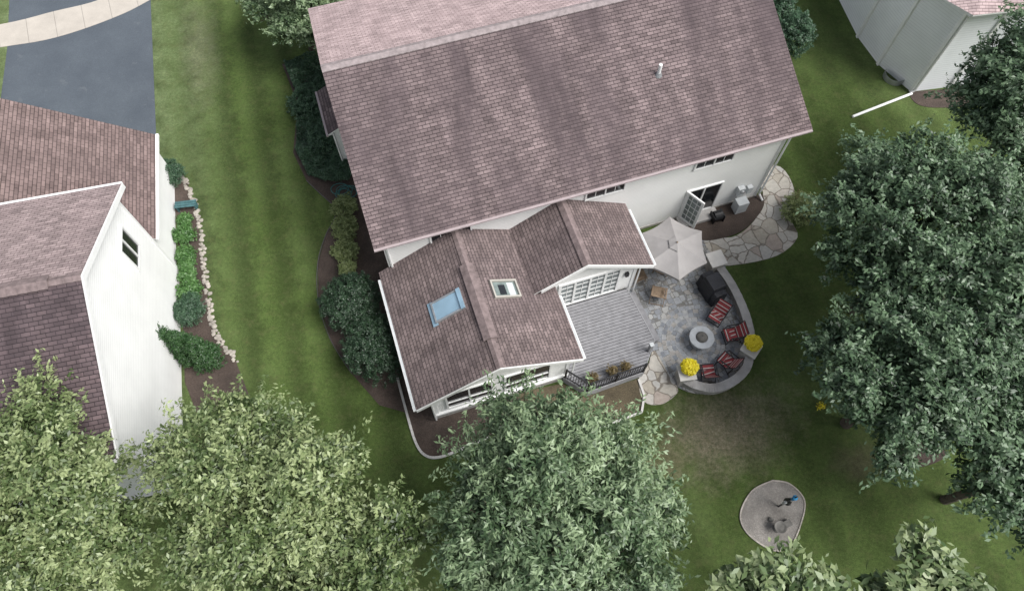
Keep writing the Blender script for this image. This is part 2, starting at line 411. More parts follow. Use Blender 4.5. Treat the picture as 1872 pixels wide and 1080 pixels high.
def foliage(name,lobes,nspray,per,leaf,mat,seed,parent=None,spray=.45,thick=.14,asp=.45,zmin=-.35,tb=.5,droop=.15,inner=.55,zs=.8,gap=0.,rag=0.,gf=2.2,con=.45):
    rng=np.random.default_rng(seed)
    lb=np.array(lobes,float); wts=lb[:,3]**2; wts/=wts.sum()
    li=rng.choice(len(lb),nspray,p=wts)
    d=nrmz(rng.normal(size=(nspray,3))); d[:,2]=np.where(d[:,2]<zmin,-d[:,2],d[:,2]); 
    rr=inner+(1.08-inner)*rng.random(nspray)**.6
    sc=np.stack([lb[li,3],lb[li,3],lb[li,3]*zs],1)
    c=lb[li,:3]+d*sc*rr[:,None]
    tintadd=np.zeros(nspray)
    if rag or gap:
        g=wave(rng,c,gf); g2=wave(rng,c,gf*2.6)
        c=c+d*(rag*(.6*g+.8*g2))[:,None]
        keep=(g*.5+g2*.7+rng.normal(size=nspray)*.25)>gap-1.0
        tintadd=.12*g+.16*g2+(rr-.82)*.7  # inner sprays tinted darker, so crown shade is painted into the leaf colour
        c=c[keep];d=d[keep];tintadd=tintadd[keep];nspray=len(c)
    sd=nrmz(d+rng.normal(size=(nspray,3))*.45-np.array([0,0,droop]))
    st=rng.random(nspray)
    N_=nspray*per
    ci=np.repeat(np.arange(nspray),per)
    ln=spray*(.4+1.2*rng.random(nspray)**1.5)
    tt=rng.random(N_)-.35
    taper=1-.85*np.clip(tt,0,1)
    p=c[ci]+sd[ci]*(tt*ln[ci])[:,None]+rng.normal(size=(N_,3))*thick*taper[:,None]*np.array([1,1,.55])
    nrm=nrmz(np.array([0,0,.75])+d[ci]*.45+rng.normal(size=(N_,3))*.5)
    l=sd[ci]*.9+rng.normal(size=(N_,3))*.65; l=l-nrm*(l*nrm).sum(1,keepdims=True); l=nrmz(l)
    w=np.cross(nrm,l)
    L=leaf*(.6+.8*rng.random(N_)); 
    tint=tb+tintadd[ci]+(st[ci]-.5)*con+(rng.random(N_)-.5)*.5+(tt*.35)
    p[:,2]=np.maximum(p[:,2],.03)
    return leafmesh(name,p,l,w,nrm,L,L*asp,tint,mat,parent)
def tree(name,x,y,cz,rad,mat,seed,nspray=1500,per=42,leaf=.16,vz=.85,nl=16,**kw):
    rnd=random.Random(seed); e=empty(name,(x,y,0))
    lobes=[(x,y,cz-.15*rad,rad*.52)]
    for i in range(nl):
        a=i*2.399+rnd.uniform(-.35,.35); zz=rnd.uniform(-.35,.95)
        rr=math.sqrt(max(0.05,1-zz*zz))*rnd.uniform(.42,.95)
        k=rr/.95
        lobes.append((x+math.cos(a)*rr*rad,y+math.sin(a)*rr*rad,cz+zz*rad*vz*.75,rad*rnd.uniform(.20,.36)*(1.05-.35*k)))
    foliage('foliage',lobes,nspray,per,leaf,mat,seed,e,**kw)
    b=MB(); tr=.055*rad
    z0=cz-rad*.45
    b.cyl((x,y,0),(x+.1,y,z0*.5),tr*1.25,tr,'bark',9); b.cyl((x+.1,y,z0*.5),(x,y,cz),tr,tr*.55,'bark',9)
    for (lx,ly,lz,lr) in lobes[1:]:
        s0=Vector((x,y,z0+rnd.uniform(-.2,.5)*rad*.4)); e1=Vector((lx,ly,lz)); md=(s0+e1)/2+Vector((0,0,-.15*rad))
        b.cyl(s0,md,tr*.45,tr*.28,'bark',6); b.cyl(md,e1,tr*.28,tr*.08,'bark',5)
        for k in range(5):
            q=e1+Vector([rnd.gauss(0,1) for _ in range(3)]).normalized()*lr*.95
            b.cyl(md.lerp(e1,.6),q,tr*.12,.008,'bark',4,False)
    b.build('trunk',e); return e
def shrub(name,x,y,r,h,mat,seed,nspray=260,per=26,leaf=.07,nl=6,**kw):
    rnd=random.Random(seed); lobes=[(x,y,h*.5,r*.8)]
    for i in range(nl):
        a=i*2.399+seed; q=rnd.uniform(.35,.6)*r
        lobes.append((x+math.cos(a)*q,y+math.sin(a)*q,h*rnd.uniform(.45,.62),r*rnd.uniform(.4,.55)))
    kw.setdefault('spray',.16); kw.setdefault('thick',.06); kw.setdefault('zs',h/(2*r)*1.1)
    e=empty(name,(x,y,0))
    foliage('foliage',lobes,nspray,per,leaf,mat,seed,e,zmin=-.6,**kw)
    b=MB()
    for i in range(5):
        a=i*1.3; b.cyl((x,y,0),(x+math.cos(a)*r*.5,y+math.sin(a)*r*.5,h*.6),.03,.01,'bark',5,False)
    b.build('stems',e); return e
def inpoly(px,py,poly):
    c=np.zeros(len(px),bool); n=len(poly); j=n-1
    for i in range(n):
        xi,yi=poly[i][:2]; xj,yj=poly[j][:2]
        m=((yi>py)!=(yj>py))&(px<(xj-xi)*(py-yi)/((yj-yi) or 1e-9)+xi); c^=m; j=i
    return c
def carpet(name,poly,h,n,leaf,mat,seed,hs=.9,tb=.5):
    rng=np.random.default_rng(seed); P=np.array([p[:2] for p in poly])
    lo,hi=P.min(0),P.max(0); q=lo+(hi-lo)*rng.random((n*3,2)); q=q[inpoly(q[:,0],q[:,1],poly)][:n]; n=len(q)
    hh=np.array([pnoise(Vector((a*hs,b*hs,seed)))+.5*pnoise(Vector((a*hs*3,b*hs*3,seed))) for a,b in q])
    z=h*(.65+.55*hh)*(.55+.45*rng.random(n)**.4); p=np.column_stack([q,np.maximum(z,.02)])
    nrm=nrmz(np.array([0,0,.9])+rng.normal(size=(n,3))*.5); l=rng.normal(size=(n,3)); l=nrmz(l-nrm*(l*nrm).sum(1,keepdims=True)); w=np.cross(nrm,l)
    L=leaf*(.6+.8*rng.random(n)); return leafmesh(name,p,l,w,nrm,L,L*.5,tb+hh*.4+(rng.random(n)-.5)*.5,mat)

# ------------------------------------------------------------------ ground
b=MB(); b.poly([(-400,-400,0),(400,-400,0),(400,400,0),(-400,400,0)],'grass'); b.build('ground')
dv=[(-17.7,21.5),(-20.55,32.8),(-24.5,48.5),(-33,48.5),(-27.6,29.3),(-25.6,20.0)]
sheet('driveway',dv,-.02,.012,'asphalt',sm=0)
wk_lo=[(-40,27.5),(-34,28.0),(-28,29.2),(-25.2,29.9),(-22.5,31.3),(-20.6,32.8),(-17,36.5),(-13,41)]
wk_hi=[(-15,42.3),(-19,38),(-22.2,34.2),(-23.5,32.8),(-25.8,31.9),(-28.5,30.9),(-34,29.7),(-40,29.2)]
sheet('sidewalk',smooth_poly([(*p,0) for p in wk_lo],5,False)+smooth_poly([(*p,0) for p in wk_hi],5,False),-.02,.03,'walk',sm=0)

# ------------------------------------------------------------------ main house
def window(b,Mx,w,h,cols=2,rows=1,glass='glass',fr=.06,grid=(0,0)):
    """Mx: x along wall, y outward, z up, origin = centre of window"""
    o=b.M; b.M=Mx
    b.poly([(-w/2,.012,-h/2),(-w/2,.012,h/2),(w/2,.012,h/2),(w/2,.012,-h/2)][::-1],glass)
    for x in [-w/2,w/2]: b.box((x,.03,0),(fr*1.4,.07,h+fr),'trim')
    for z in [-h/2,h/2]: b.box((0,.032,z),(w+fr*1.3,.072,fr*1.3),'trim')
    for i in range(1,cols): b.box((-w/2+w*i/cols,.027,0),(fr*1.1,.064,h-fr),'trim')
    for i in range(1,rows): b.box((0,.025,-h/2+h*i/rows),(w-fr,.06,fr*.8),'trim')
    gx,gz=grid
    for c in range(cols):
        x0=-w/2+w*c/cols; cw=w/cols
        for i in range(1,gx): b.box((x0+cw*i/gx,.018,0),(.022,.03,h-fr),'trim')
    for i in range(1,gz): b.box((0,.019,-h/2+h*i/gz),(w-fr,.032,.022),'trim')
    b.M=o
def wallM(frame,s,t,z,face):
    rot={'-t':math.pi,'+s':-math.pi/2,'-s':math.pi/2,'+t':0}[face]
    return frame@Matrix.Translation((s,t,z))@Matrix.Rotation(rot,4,'Z')
def ridgecap(b,s0,s1,t0,t1,z,pitch,mat,w=.17,seg=.24,lift=.03):
    d=Vector((s1-s0,t1-t0,0)); n=max(1,int(d.length/seg)); d.normalize(); p=Vector((-d.y,d.x,0))
    L=(Vector((s1,t1,0))-Vector((s0,t0,0))).length/n
    for i in range(n):
        a=Vector((s0,t0,z))+d*(L*i); c=a+d*(L*1.0); jl=lift+.02; 
        dz=w*pitch
        for sg in(1,-1):
            q=[a+Vector((0,0,lift)),c+Vector((0,0,jl)),c+p*sg*w+Vector((0,0,jl-dz)),a+p*sg*w+Vector((0,0,lift-dz))]
            if sg==1: q=q[::-1]
            b.slab([tuple(v) for v in q],.03,mat)

H=empty('suburban_house',tuple(W(9,6)))
rb=MB(F); z0,zr,tr_,SE=5.3,8.2,6.7,18.8
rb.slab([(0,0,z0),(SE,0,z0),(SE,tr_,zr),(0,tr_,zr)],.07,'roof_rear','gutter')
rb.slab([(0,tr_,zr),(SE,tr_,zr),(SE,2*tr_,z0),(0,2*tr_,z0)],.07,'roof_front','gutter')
ridgecap(rb,0,SE,tr_,tr_,zr,.433,'cap_l',.2,.24)
rb.build('roof',H)
tb=MB(F)
tb.box((SE/2,.03,z0-.17),(SE-.02,.03,.19),'trim'); tb.box((SE/2,-.045,z0-.085),(SE,.09,.07),'gutter')
for s in(.03,SE-.03):
    for (ta,za,tb_,zb) in((0,z0,tr_,zr),(2*tr_,z0,tr_,zr)):
        v=[(s-.012,ta,za-.07),(s-.012,tb_,zb-.07),(s-.012,tb_,zb-.25),(s-.012,ta,za-.25)]
        v2=[(p[0]+.024,p[1],p[2]) for p in v]
        tb.add(v+v2,[(0,1,2,3),(7,6,5,4),(0,4,5,1),(2,6,7,3),(1,5,6,2),(3,7,4,0)],'trim')
tb.box((SE/2,.24,z0-.275),(SE-.1,.40,.02),'soffit')
tb.build('fascia_and_gutter',H)
wb=MB(F); ws,we,wt=.35,18.15,.42
def pent(b,s,flip,t0,t1,tm,z0,zt,zm,mat):
    p=[(s,t0,z0),(s,t1,z0),(s,t1,zt),(s,tm,zm),(s,t0,zt)]
    b.poly(p if not flip else p[::-1],mat)
zt=z0+wt*.433-.12
wb.poly([(ws,wt,-.1),(we,wt,-.1),(we,wt,zt),(ws,wt,zt)],'siding')
wb.poly([(we,13,-.1),(ws,13,-.1),(ws,13,zt),(we,13,zt)],'siding')
pent(wb,ws,True,wt,13,6.7,-.1,zt,zr-.12,'siding'); pent(wb,we,False,wt,13,6.7,-.1,zt,zr-.12,'siding')
wb.box((we-.05,wt-.012,2.5),(.14,.03,5.2),'trim'); wb.box((we+.012,wt+.05,2.5),(.03,.14,5.2),'trim')
wb.box((ws+.05,wt-.012,2.5),(.14,.03,5.2),'trim')
wb.box((9.2,wt-.02,-.0),(17.7,.04,.3),'wallstone')
wb.build('walls',H)
ob=MB(F)
for s,w in((3.1,1.7),(9.8,1.75),(14.8,1.8)):
    window(ob,wallM(F,s,wt,4.28,'-t'),w,.66,2,1,fr=.05,grid=(2,0))
window(ob,wallM(F,14.9,wt,1.25,'-t'),1.75,2.05,2,1)
T=wallM(F,14.08,wt-.06,1.25,'-t')@Matrix.Rotation(R(-62),4,'Z')@Matrix.Translation((-.42,0,0))
window(ob,T,.80,1.98,1,1,glass='glass_w',fr=.09,grid=(3,5))
ob.box((14.9,wt-.30,.12),(2.0,.62,.20),'capstone')
ob.build('windows_and_doors',H)
ub=MB(F)
ub.sweep([(18.30,-.03,5.15),(18.22,.30,4.8),(18.22,.33,.3),(18.30,.02,.12)],.05,'trim',6)
ub.sweep([(.5,-.03,5.15),(.47,.33,4.9),(.47,.36,.3)],.05,'trim',6)
ub.box((16.9,wt-.14,1.2),(.32,.24,.55),'util'); ub.box((17.4,wt-.12,1.1),(.25,.2,.42),'util'); ub.cyl((16.9,wt-.26,1.3),(16.9,wt-.36,1.3),.11,.10,'galv',12)
ub.cyl((16.9,wt-.1,.9),(16.9,wt-.1,0),.03,.03,'util'); ub.box((17.0,wt-.45,.40),(.55,.45,.75),'util')
zp=z0+3.5*.433
ub.cyl((13.0,3.5,zp-.05),(13.0,3.5,zp+.55),.075,.075,'trim',12); ub.cyl((13,3.5,zp-.05),(13,3.5,zp+.12),.17,.09,'galv',12)
ub.build('pipes_and_meters',H)
bb=MB(F)
bb.prism([(-.45,8.4),(.34,8.4),(.34,10.5),(-.45,10.5)],-.05,2.75,'siding')
bb.slab([(-.72,8.1,2.78),(.34,8.1,3.3),(.34,10.8,3.3),(-.72,10.8,2.78)],.08,'roof_rear','trim')
bb.box((-.76,9.45,2.72),(.1,2.75,.1),'gutter')
bb.sweep([(-.74,8.15,2.7),(-.5,8.33,2.5),(-.5,8.33,.1)],.04,'trim',6)
bb.build('side_bay',H)

# ---- sunroom + kitchen gable
ab=MB(F); k1=(4.5-2.7)/3.4
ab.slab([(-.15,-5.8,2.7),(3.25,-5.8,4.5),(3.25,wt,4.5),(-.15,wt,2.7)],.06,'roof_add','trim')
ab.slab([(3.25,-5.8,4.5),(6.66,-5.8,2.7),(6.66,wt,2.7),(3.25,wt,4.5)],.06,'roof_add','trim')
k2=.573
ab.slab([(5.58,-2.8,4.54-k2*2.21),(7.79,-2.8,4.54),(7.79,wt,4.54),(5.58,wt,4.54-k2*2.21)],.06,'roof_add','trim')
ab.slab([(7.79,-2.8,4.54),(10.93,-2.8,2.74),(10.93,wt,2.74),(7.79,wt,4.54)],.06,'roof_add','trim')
ridgecap(ab,3.25,3.25,-5.8,-4.5,4.5,.53,'cap',.15); ridgecap(ab,3.25,3.25,-1.35,wt,4.5,.53,'cap',.15)
ridgecap(ab,3.25,3.25,-4.6,-1.3,4.56,.53,'cap',.27,.3,.06)
ridgecap(ab,7.79,7.79,-2.8,wt,4.54,.573,'cap',.2,.26)
ab.build('addition_roof',H)
fb=MB(F)
def rake(b,sa,za,sb,zb,t,h=.2,th=.03,mat='trim'):
    v=[(sa,t,za),(sb,t,zb),(sb,t,zb-h),(sa,t,za-h)]; v2=[(p[0],p[1]+th,p[2]) for p in v]
    b.add(v+v2,[(3,2,1,0),(4,5,6,7),(0,1,5,4),(2,3,7,6),(1,2,6,5),(3,0,4,7)],mat)
rake(fb,-.15,2.66,3.25,4.46,-5.835); rake(fb,3.25,4.46,6.66,2.66,-5.835)
rake(fb,5.9,4.50-k2*1.89,7.79,4.50,-2.835); rake(fb,7.79,4.50,10.93,2.70,-2.835)
for s,t0,t1,z in((-.21,-5.8,.1,2.66),(6.72,-5.8,-2.9,2.66),(10.99,-2.8,.1,2.70)):
    fb.box((s,(t0+t1)/2,z-.05),(.11,t1-t0,.10),'trim')
    fb.box((s,(t0+t1)/2,z+.004),(.07,t1-t0-.04,.012),'util')
fb.sweep([(6.72,-5.7,2.6),(6.4,-5.62,2.4),(6.38,-5.62,.1)],.04,'trim'); fb.sweep([(-.2,-5.7,2.6),(.45,-5.6,2.4),(.45,-5.6,.1)],.04,'trim')
fb.sweep([(10.97,-2.6,2.62),(10.5,-2.55,2.4),(10.5,-2.55,.1)],.04,'trim')
fb.build('addition_trim',H)
aw=MB(F)
zf=lambda s: (2.7+(s+.15)*k1 if s<3.25 else 4.5-(s-3.25)*k1)-.08
aw.poly([(.5,-5.5,-.05),(6.25,-5.5,-.05),(6.25,-5.5,zf(6.25)),(3.25,-5.5,zf(3.25)),(.5,-5.5,zf(.5))],'siding')
aw.poly([(.5,.42,-.05),(.5,-5.5,-.05),(.5,-5.5,zf(.5)),(.5,.42,zf(.5))],'siding')
aw.poly([(6.25,-5.5,-.05),(6.25,-2.45,-.05),(6.25,-2.45,zf(6.25)),(6.25,-5.5,zf(6.25))],'siding')
zg=lambda s: 4.54-abs(s-7.79)*k2-.08
aw.poly([(6.25,-2.45,-.05),(10.4,-2.45,-.05),(10.4,-2.45,zg(10.4)),(7.79,-2.45,zg(7.79)),(6.25,-2.45,zg(6.25))],'siding')
aw.poly([(10.4,-2.45,-.05),(10.4,.42,-.05),(10.4,.42,zg(10.4)),(10.4,-2.45,zg(10.4))],'siding')
for s,t in((.56,-5.515),(6.19,-5.515),(6.3,-2.465),(10.34,-2.465)): aw.box((s,t,1.2),(.16,.035,2.5),'trim')
aw.box((3.4,-5.55,.55),(5.8,.10,.12),'trim'); aw.box((3.38,-5.52,.22),(5.7,.05,.5),'wallstone')
aw.build('addition_walls',H)
aw2=MB(F)
for s,w in((2.0,1.9),(4.45,1.9)): window(aw2,wallM(F,s,-5.5,1.75,'-t'),w,1.65,2,1,grid=(0,0)) ; aw2.box((s,-5.535,1.55),(w,.05,.04),'trim')
window(aw2,wallM(F,8.25,-2.45,1.62,'-t'),2.75,2.05,4,1,glass='glass_w',fr=.09,grid=(2,5))
window(aw2,wallM(F,10.4,-1.2,1.6,'+s'),1.2,1.2,2,1); window(aw2,wallM(F,6.25,-4.1,1.7,'+s'),2.2,1.5,2,1); window(aw2,wallM(F,.5,-3,1.7,'-s'),3.4,1.5,3,1)
aw2.box((9.95,-2.52,1.95),(.14,.12,.28),'black')
aw2.build('addition_windows_and_doors',H)
sb=MB()
def roofM(s,t,left=True,off=0):
    al=math.atan(k1); zz=(2.7+(s+.15)*k1) if left else (4.5-(s-3.25)*k1)
    rot=Matrix.Rotation(-al if left else al,4,'Y')
    return F@Matrix.Translation((s,t,zz))@rot@Matrix.Translation((0,0,off))
for (s,t,left,g) in((2.15,-2.55,True,'glass_b'),(4.45,-2.5,False,'shade')):
    sb.M=roofM(s,t,left); w,d=(1.30,.82) if left else (1.15,.74)
    fm='galv' if left else 'skyf'
    for y in(-d/2,d/2): sb.box((0,y,.05),(w+.07,.07,.14),fm)
    for x in(-w/2,w/2): sb.box((x,0,.048),(.07,d-.07,.138),fm)
    if left: sb.box((0,0,.06),(w-.07,d-.07,.05),g); sb.box((-w/2-.10,0,.02),(.22,d+.2,.05),'glass_b'); sb.box((w/2-.02,0,.14),(.16,d+.06,.05),'glass_b')
    else:
        sb.box((0,0,.015),(w-.07,d-.07,.02),g); sb.box((.30,.0,.028),(w-.85,d-.16,.01),'util'); sb.box((-.12,-.02,.032),(.30,d-.30,.012),'glass')
sb.build('skylights',H)

# ------------------------------------------------------------------ deck
D=empty('wooden_deck',tuple(W(8,-4.5)))
dp=[(6.30,-2.5),(10.15,-2.5),(10.35,-5.25),(9.35,-6.45),(6.75,-6.55),(6.02,-5.62),(6.30,-5.6)]
db=MB(F)
t=-2.56; bw=.138
def srange(tt):
    xs=[]
    for i in range(len(dp)):
        a,c=dp[i],dp[(i+1)%len(dp)]
        if (a[1]-tt)*(c[1]-tt)<0: xs.append(a[0]+(c[0]-a[0])*(tt-a[1])/(c[1]-a[1]))
    return (min(xs),max(xs)) if len(xs)>1 else None
while t-bw>-6.52:
    r=srange(t-bw/2)
    if r: db.box(((r[0]+r[1])/2,t-bw/2,.535),(r[1]-r[0]-.02,bw-.020,.03),'deck')
    t-=bw
db.build('deck_boards',D)
d2=MB(F)
d2.prism(ccw([(p[0]*.995+.04,p[1]*.995-.02) for p in dp]),.46,.51,'black')
for a,c in zip(dp[1:6],dp[2:6]):
    a=Vector(a);c=Vector(c);L=(c-a).length;ang=math.atan2(c.y-a.y,c.x-a.x);m=(a+c)/2
    d2.box((m.x,m.y,.44),(L,.035,.24),'deckd',ang); 
    d2.box((m.x,m.y,.17),(L-.04,.02,.26),'deckd',ang)
d2.box((10.42,-3.95,.26),(.34,2.5,.05),'deck',R(4)); d2.box((10.42,-3.95,.12),(.3,2.45,.22),'deckd',R(4))
d2.box((9.93,-5.62,.62),(.13,.13,1.22),'deckd'); d2.box((9.93,-5.62,1.25),(.17,.17,.04),'util')
d2.build('deck_skirt_and_step',D)
rl=MB(F); path=[(6.10,-5.66),(6.78,-6.50),(9.32,-6.42)]
for a,c in zip(path[:-1],path[1:]):
    a=Vector((*a,0));c=Vector((*c,0));L=(c-a).length;ang=math.atan2(c.y-a.y,c.x-a.x);m=(a+c)/2
    rl.box((m.x,m.y,1.45),(L+.05,.06,.045),'black',ang); rl.box((m.x,m.y,.64),(L,.035,.035),'black',ang)
    n=int(L/.115)
    for i in range(n+1):
        p=a.lerp(c,i/n); big=(i in(0,n) or (n>15 and i==n//2)); rl.box((p.x,p.y,1.0 if not big else 1.02),(.07,.07,1.0) if big else (.022,.022,.8),'black',ang)
rl.build('railing',D)

def potplant(name,s,t,z,seed,r=.16,mat='lf_red'):
    p=W(s,t,z); e=empty(name,tuple(p)); b=MB()
    b.lathe(p,[(.09,0),(r*.8,.02),(r,.24),(r*1.1,.25),(r*1.1,.29),(r*.85,.285),(r*.8,.24),(.01,.24)],'graypot',14); b.build('pot',e)
    foliage('leaves',[(p.x,p.y,p.z+.42,.15)],60,9,.11,mat,seed,e,spray=.22,thick=.04,asp=.25,zmin=-.2)
    return e
potplant('potted_plant',7.15,-6.15,.55,1);potplant('potted_plant',8.0,-6.1,.55,2);potplant('potted_plant',8.6,-6.1,.55,3)

# ------------------------------------------------------------------ patio and walls
pat=[(10.15,-2.3),(10.4,.2),(13.6,-.35),(15.0,-1.3),(15.0,-3.5),(14.9,-5),(14.6,-6.6),(13.9,-7.6),(12.6,-8.1),(11.3,-7.9),(10.5,-7.2),(10.2,-6.2),(10.2,-4.5)]
sheet('patio',[(*p,0) for p in wl(pat)],-.05,.03,'patio','wallstone',sm=5)
rg=MB(F); rnd=random.Random(3)
M['pv0']=simple('paver_gray',(.29,.305,.325),.8,.12,6);M['pv1']=simple('paver_dark',(.215,.23,.255),.8,.12,6);M['pv2']=simple('paver_pale',(.37,.375,.38),.8,.12,6);M['pv3']=simple('paver_tan',(.335,.32,.30),.8,.12,6)
for k in range(1,9):
    r0,r1=.2*k+.012,.2*k+.188; n=int(2*math.pi*(r0+r1)/2/.24)
    for i in range(n):
        a0=2*math.pi*i/n+k*.37+.012/r0; a1=2*math.pi*(i+1)/n+k*.37-.012/r0
        q=[(12.3+r*math.cos(a),-5.75+r*math.sin(a),.036) for r,a in((r0,a0),(r1,a0),(r1,a1),(r0,a1))]
        rg.poly(q,rnd.choice(['pv0','pv0','pv1','pv2','pv3']))
rg.build('paver_circle')
fl=[(14.75,-1.0),(16.0,-1.35),(17.0,-1.1),(17.9,-.5),(18.6,.5),(18.75,1.9),(20.1,1.6),(20.1,.1),(19.2,-1.2),(19.0,-2.3),(17.6,-2.9),(15.6,-2.75),(14.9,-2.4)]
sheet('flagstone_path',[(*p,0) for p in wl(fl)],-.05,.034,'flag',sm=4)
f2=[(9.15,-6.55),(9.75,-6.1),(10.3,-5.5),(10.45,-6.4),(10.6,-7.4),(10.3,-7.7),(9.6,-7.85),(9.0,-7.5)]
sheet('flagstone_path',[(*p,0) for p in wl(f2)],-.05,.038,'flag',sm=4)
mr=[(13.9,.42),(18.1,.42),(18.5,.42),(18.3,-.2),(17.6,-.75),(16.6,-1.2),(15.4,-1.25),(14.6,-1.05),(14.2,-.5)]
sheet('mulch_bed',[(*p,0) for p in wl(mr)],-.05,.05,'mulch',sm=3)
m2=[(6.0,-5.7),(6.6,-6.5),(9.2,-6.5),(9.1,-7.2),(8.7,-7.85),(6.7,-7.95),(4.5,-8.0),(4.0,-7.2),(4.0,-5.5)]
sheet('mulch_bed',[(*p,0) for p in wl(m2)],-.05,.022,'mulch2',sm=0)
m3=[(-.62,0),(-.62,-6.3),(-.3,-7.0),(.9,-7.1),(2.4,-6.9),(4.0,-6.5),(4.0,-5.4),(.6,-5.4),(.6,0)]
sheet('mulch_bed',[(*p,0) for p in wl(m3)],-.05,.026,'mulch',sm=0)
mL=[(-10.1,20.4),(-9.3,19.6),(-8.6,18.9),(-8.5,18.2),(-8.8,17.3),(-9.0,15.8),(-8.75,13.9),(-8.0,12.0),(-6.9,10.4),(-5.6,9.0),(-4.2,8.6),(-4.0,9.8),(-4.7,11),(-4.8,13.8),(-6.8,20),(-9.5,28),(-12.4,28),(-11.2,25.3),(-11.1,23.8),(-11.0,22.1)]
sheet('mulch_bed',[(*p,0) for p in mL],-.05,.018,'mulch',sm=0)
def edging(name,pts,w=.045,h=.09,mat='edging',sm=5):
    b=MB(); P=smooth_poly([(*p[:2],0) for p in pts],sm,False) if sm else [Vector((*p[:2],0)) for p in pts]
    for a,c in zip(P[:-1],P[1:]):
        d=c-a; m=(a+c)/2; b.box((m.x,m.y,h/2),(d.length+.012,w,h),mat,math.atan2(d.y,d.x))
    return b.build(name)
edging('garden_edging',wl([(9.15,-6.55),(9.1,-7.3),(8.72,-7.92)]),.09,.1,sm=0)
edging('garden_edging',wl([(8.72,-7.92),(6.7,-8.0),(4.3,-8.05)]),.09,.1,sm=0)
edging('garden_edging',wl([(-.66,-3.3),(-.66,-4.8),(-.62,-6.2),(-.4,-6.85),(.1,-7.12),(1.0,-7.1),(2.3,-6.95)]),.10,.1)
edging('garden_edging',[(-10.1,20.4),(-9.3,19.6),(-8.6,18.9),(-8.5,18.2),(-8.8,17.3),(-9.0,15.8),(-8.75,13.9),(-8.0,12.0),(-6.9,10.4)],.03,.06,'graypot')

S=empty('stone_seat_wall',tuple(W(13.5,-6)))
arc=smooth_poly([(14.55,-2.6,0),(14.72,-3.6,0),(14.72,-4.8,0),(14.55,-5.9,0),(14.25,-6.7,0)],8,False)
arc2=smooth_poly([(13.95,-7.15,0),(13.55,-7.62,0),(12.8,-7.95,0),(11.9,-7.98,0),(11.2,-7.6,0),(10.9,-7.25,0)],8,False)
swb=MB(F)
for pl in(arc,arc2):
    n=len(pl)
    for j,(hz0,hz1,wd,mt) in enumerate(((0,.15,.30,'wallstone'),(.153,.30,.29,'wallstone'),(.303,.43,.30,'wallstone'),(.433,.50,.38,'capstone'))):
        for i in range(n-1):
            a,c=pl[i],pl[i+1]; d=(c-a); m=(a+c)/2
            swb.box((m.x,m.y,(hz0+hz1)/2+(.002 if i%2 else 0)),(d.length*(1.0 if j<3 else 1.02),wd+random.uniform(-.012,.012),hz1-hz0),mt,math.atan2(d.y,d.x))
swb.build('wall_blocks',S,.01)
def pillar(s,t,rz=0,top='capwhite',sz=.58,h=.85):
    p=W(s,t); e=empty('stone_pillar',tuple(p)); b=MB(F)
    z=0
    while z<h-.05:
        for sx in(-1,1):
            for sy in(-1,1):
                q=Matrix.Rotation(rz,3,'Z')@Vector((sx*sz*.25,sy*sz*.25,0))
                b.box((s+q.x,t+q.y,z+.07),(sz*.5-.006,sz*.5-.006,.136),'wallstone',rz)
        z+=.14
    b.box((s,t,z+.035),(sz+.14,sz+.14,.07),top,rz); b.build('pillar_blocks',e,.008); return z+.07
hp=pillar(14.0,-6.95,R(35)); pillar(10.95,-7.1,R(-10)); pillar(14.45,-2.55,R(0),sz=.62)
def mum(s,t,z,seed):
    p=W(s,t,z); e=empty('yellow_chrysanthemum',tuple(p)); b=MB(); b.lathe(p,[(.12,0),(.14,.01),(.18,.2),(.16,.2),(.01,.19)],'terra',14); b.build('pot',e)
    foliage('flowers',[(p.x,p.y,p.z+.26,.31)],380,9,.06,'fl_y',seed,e,spray=.05,thick=.03,asp=.9,inner=.88,zs=.75)
    foliage('leaves',[(p.x,p.y,p.z+.22,.25)],120,8,.06,'lf_bright',seed+1,e,spray=.08,thick=.04,inner=.6)
mum(14.05,-6.85,hp,31); mum(11.05,-7.0,hp,33)

fp=W(12.3,-5.78); b=MB(); e=empty('fire_pit_table',tuple(fp))
b.lathe(fp,[(.30,.03),(.33,.05),(.30,.10),(.28,.55),(.50,.60),(.54,.62),(.54,.66),(.52,.675),(.27,.675),(.26,.64),(.01,.64)],'firetop',36); b.build('stone_table',e)
b=MB(); b.lathe(fp,[(.25,.641),(.25,.70),(.20,.78),(.10,.84),(.03,.86),(.03,.90),(.01,.90)],'dstone',24); b.build('burner_cover',e)

def chair(name,s,t,ang,fab='stripe',frame='black'):
    T=F@Matrix.Translation((s,t,.035))@Matrix.Rotation(ang,4,'Z')   # faces local +y
    e=empty(name,tuple(T@Vector((0,0,0)))); b=MB(T); w=.31
    prof=[(.30,.40),(.05,.375),(-.20,.37),(-.30,.55),(-.42,.78),(-.52,1.0)]
    for (y0,z0_),(y1,z1_) in zip(prof[:-1],prof[1:]):
        vs=[(-w+.03,y0,z0_),(w-.03,y0,z0_),(w-.03,y1,z1_),(-w+.03,y1,z1_)]
        lo=[(x,y-.0,z-.018) for x,y,z in vs]
        b.add(vs+lo,[(0,1,2,3),(7,6,5,4),(0,4,5,1),(1,5,6,2),(2,6,7,3),(3,7,4,0)],fab)
    b.build('sling_fabric',e)
    b=MB(T); r=.016
    for x in(-w,w):
        b.sweep([(x,p,q) for p,q in prof],r,frame,6)
        b.sweep([(x,.26,.0),(x,.18,.62),(x,-.38,.66)],r,frame,6)
        b.sweep([(x,-.45,0),(x,.10,.62)],r,frame,6)
        b.box((x,-.08,.665),(.055,.52,.022),frame)
    for y,z in((.30,.40),(-.52,1.0),(.26,.06),(-.42,.06)): b.sweep([(-w,y,z),(w,y,z)],r,frame,6)
    b.build('frame',e); return e
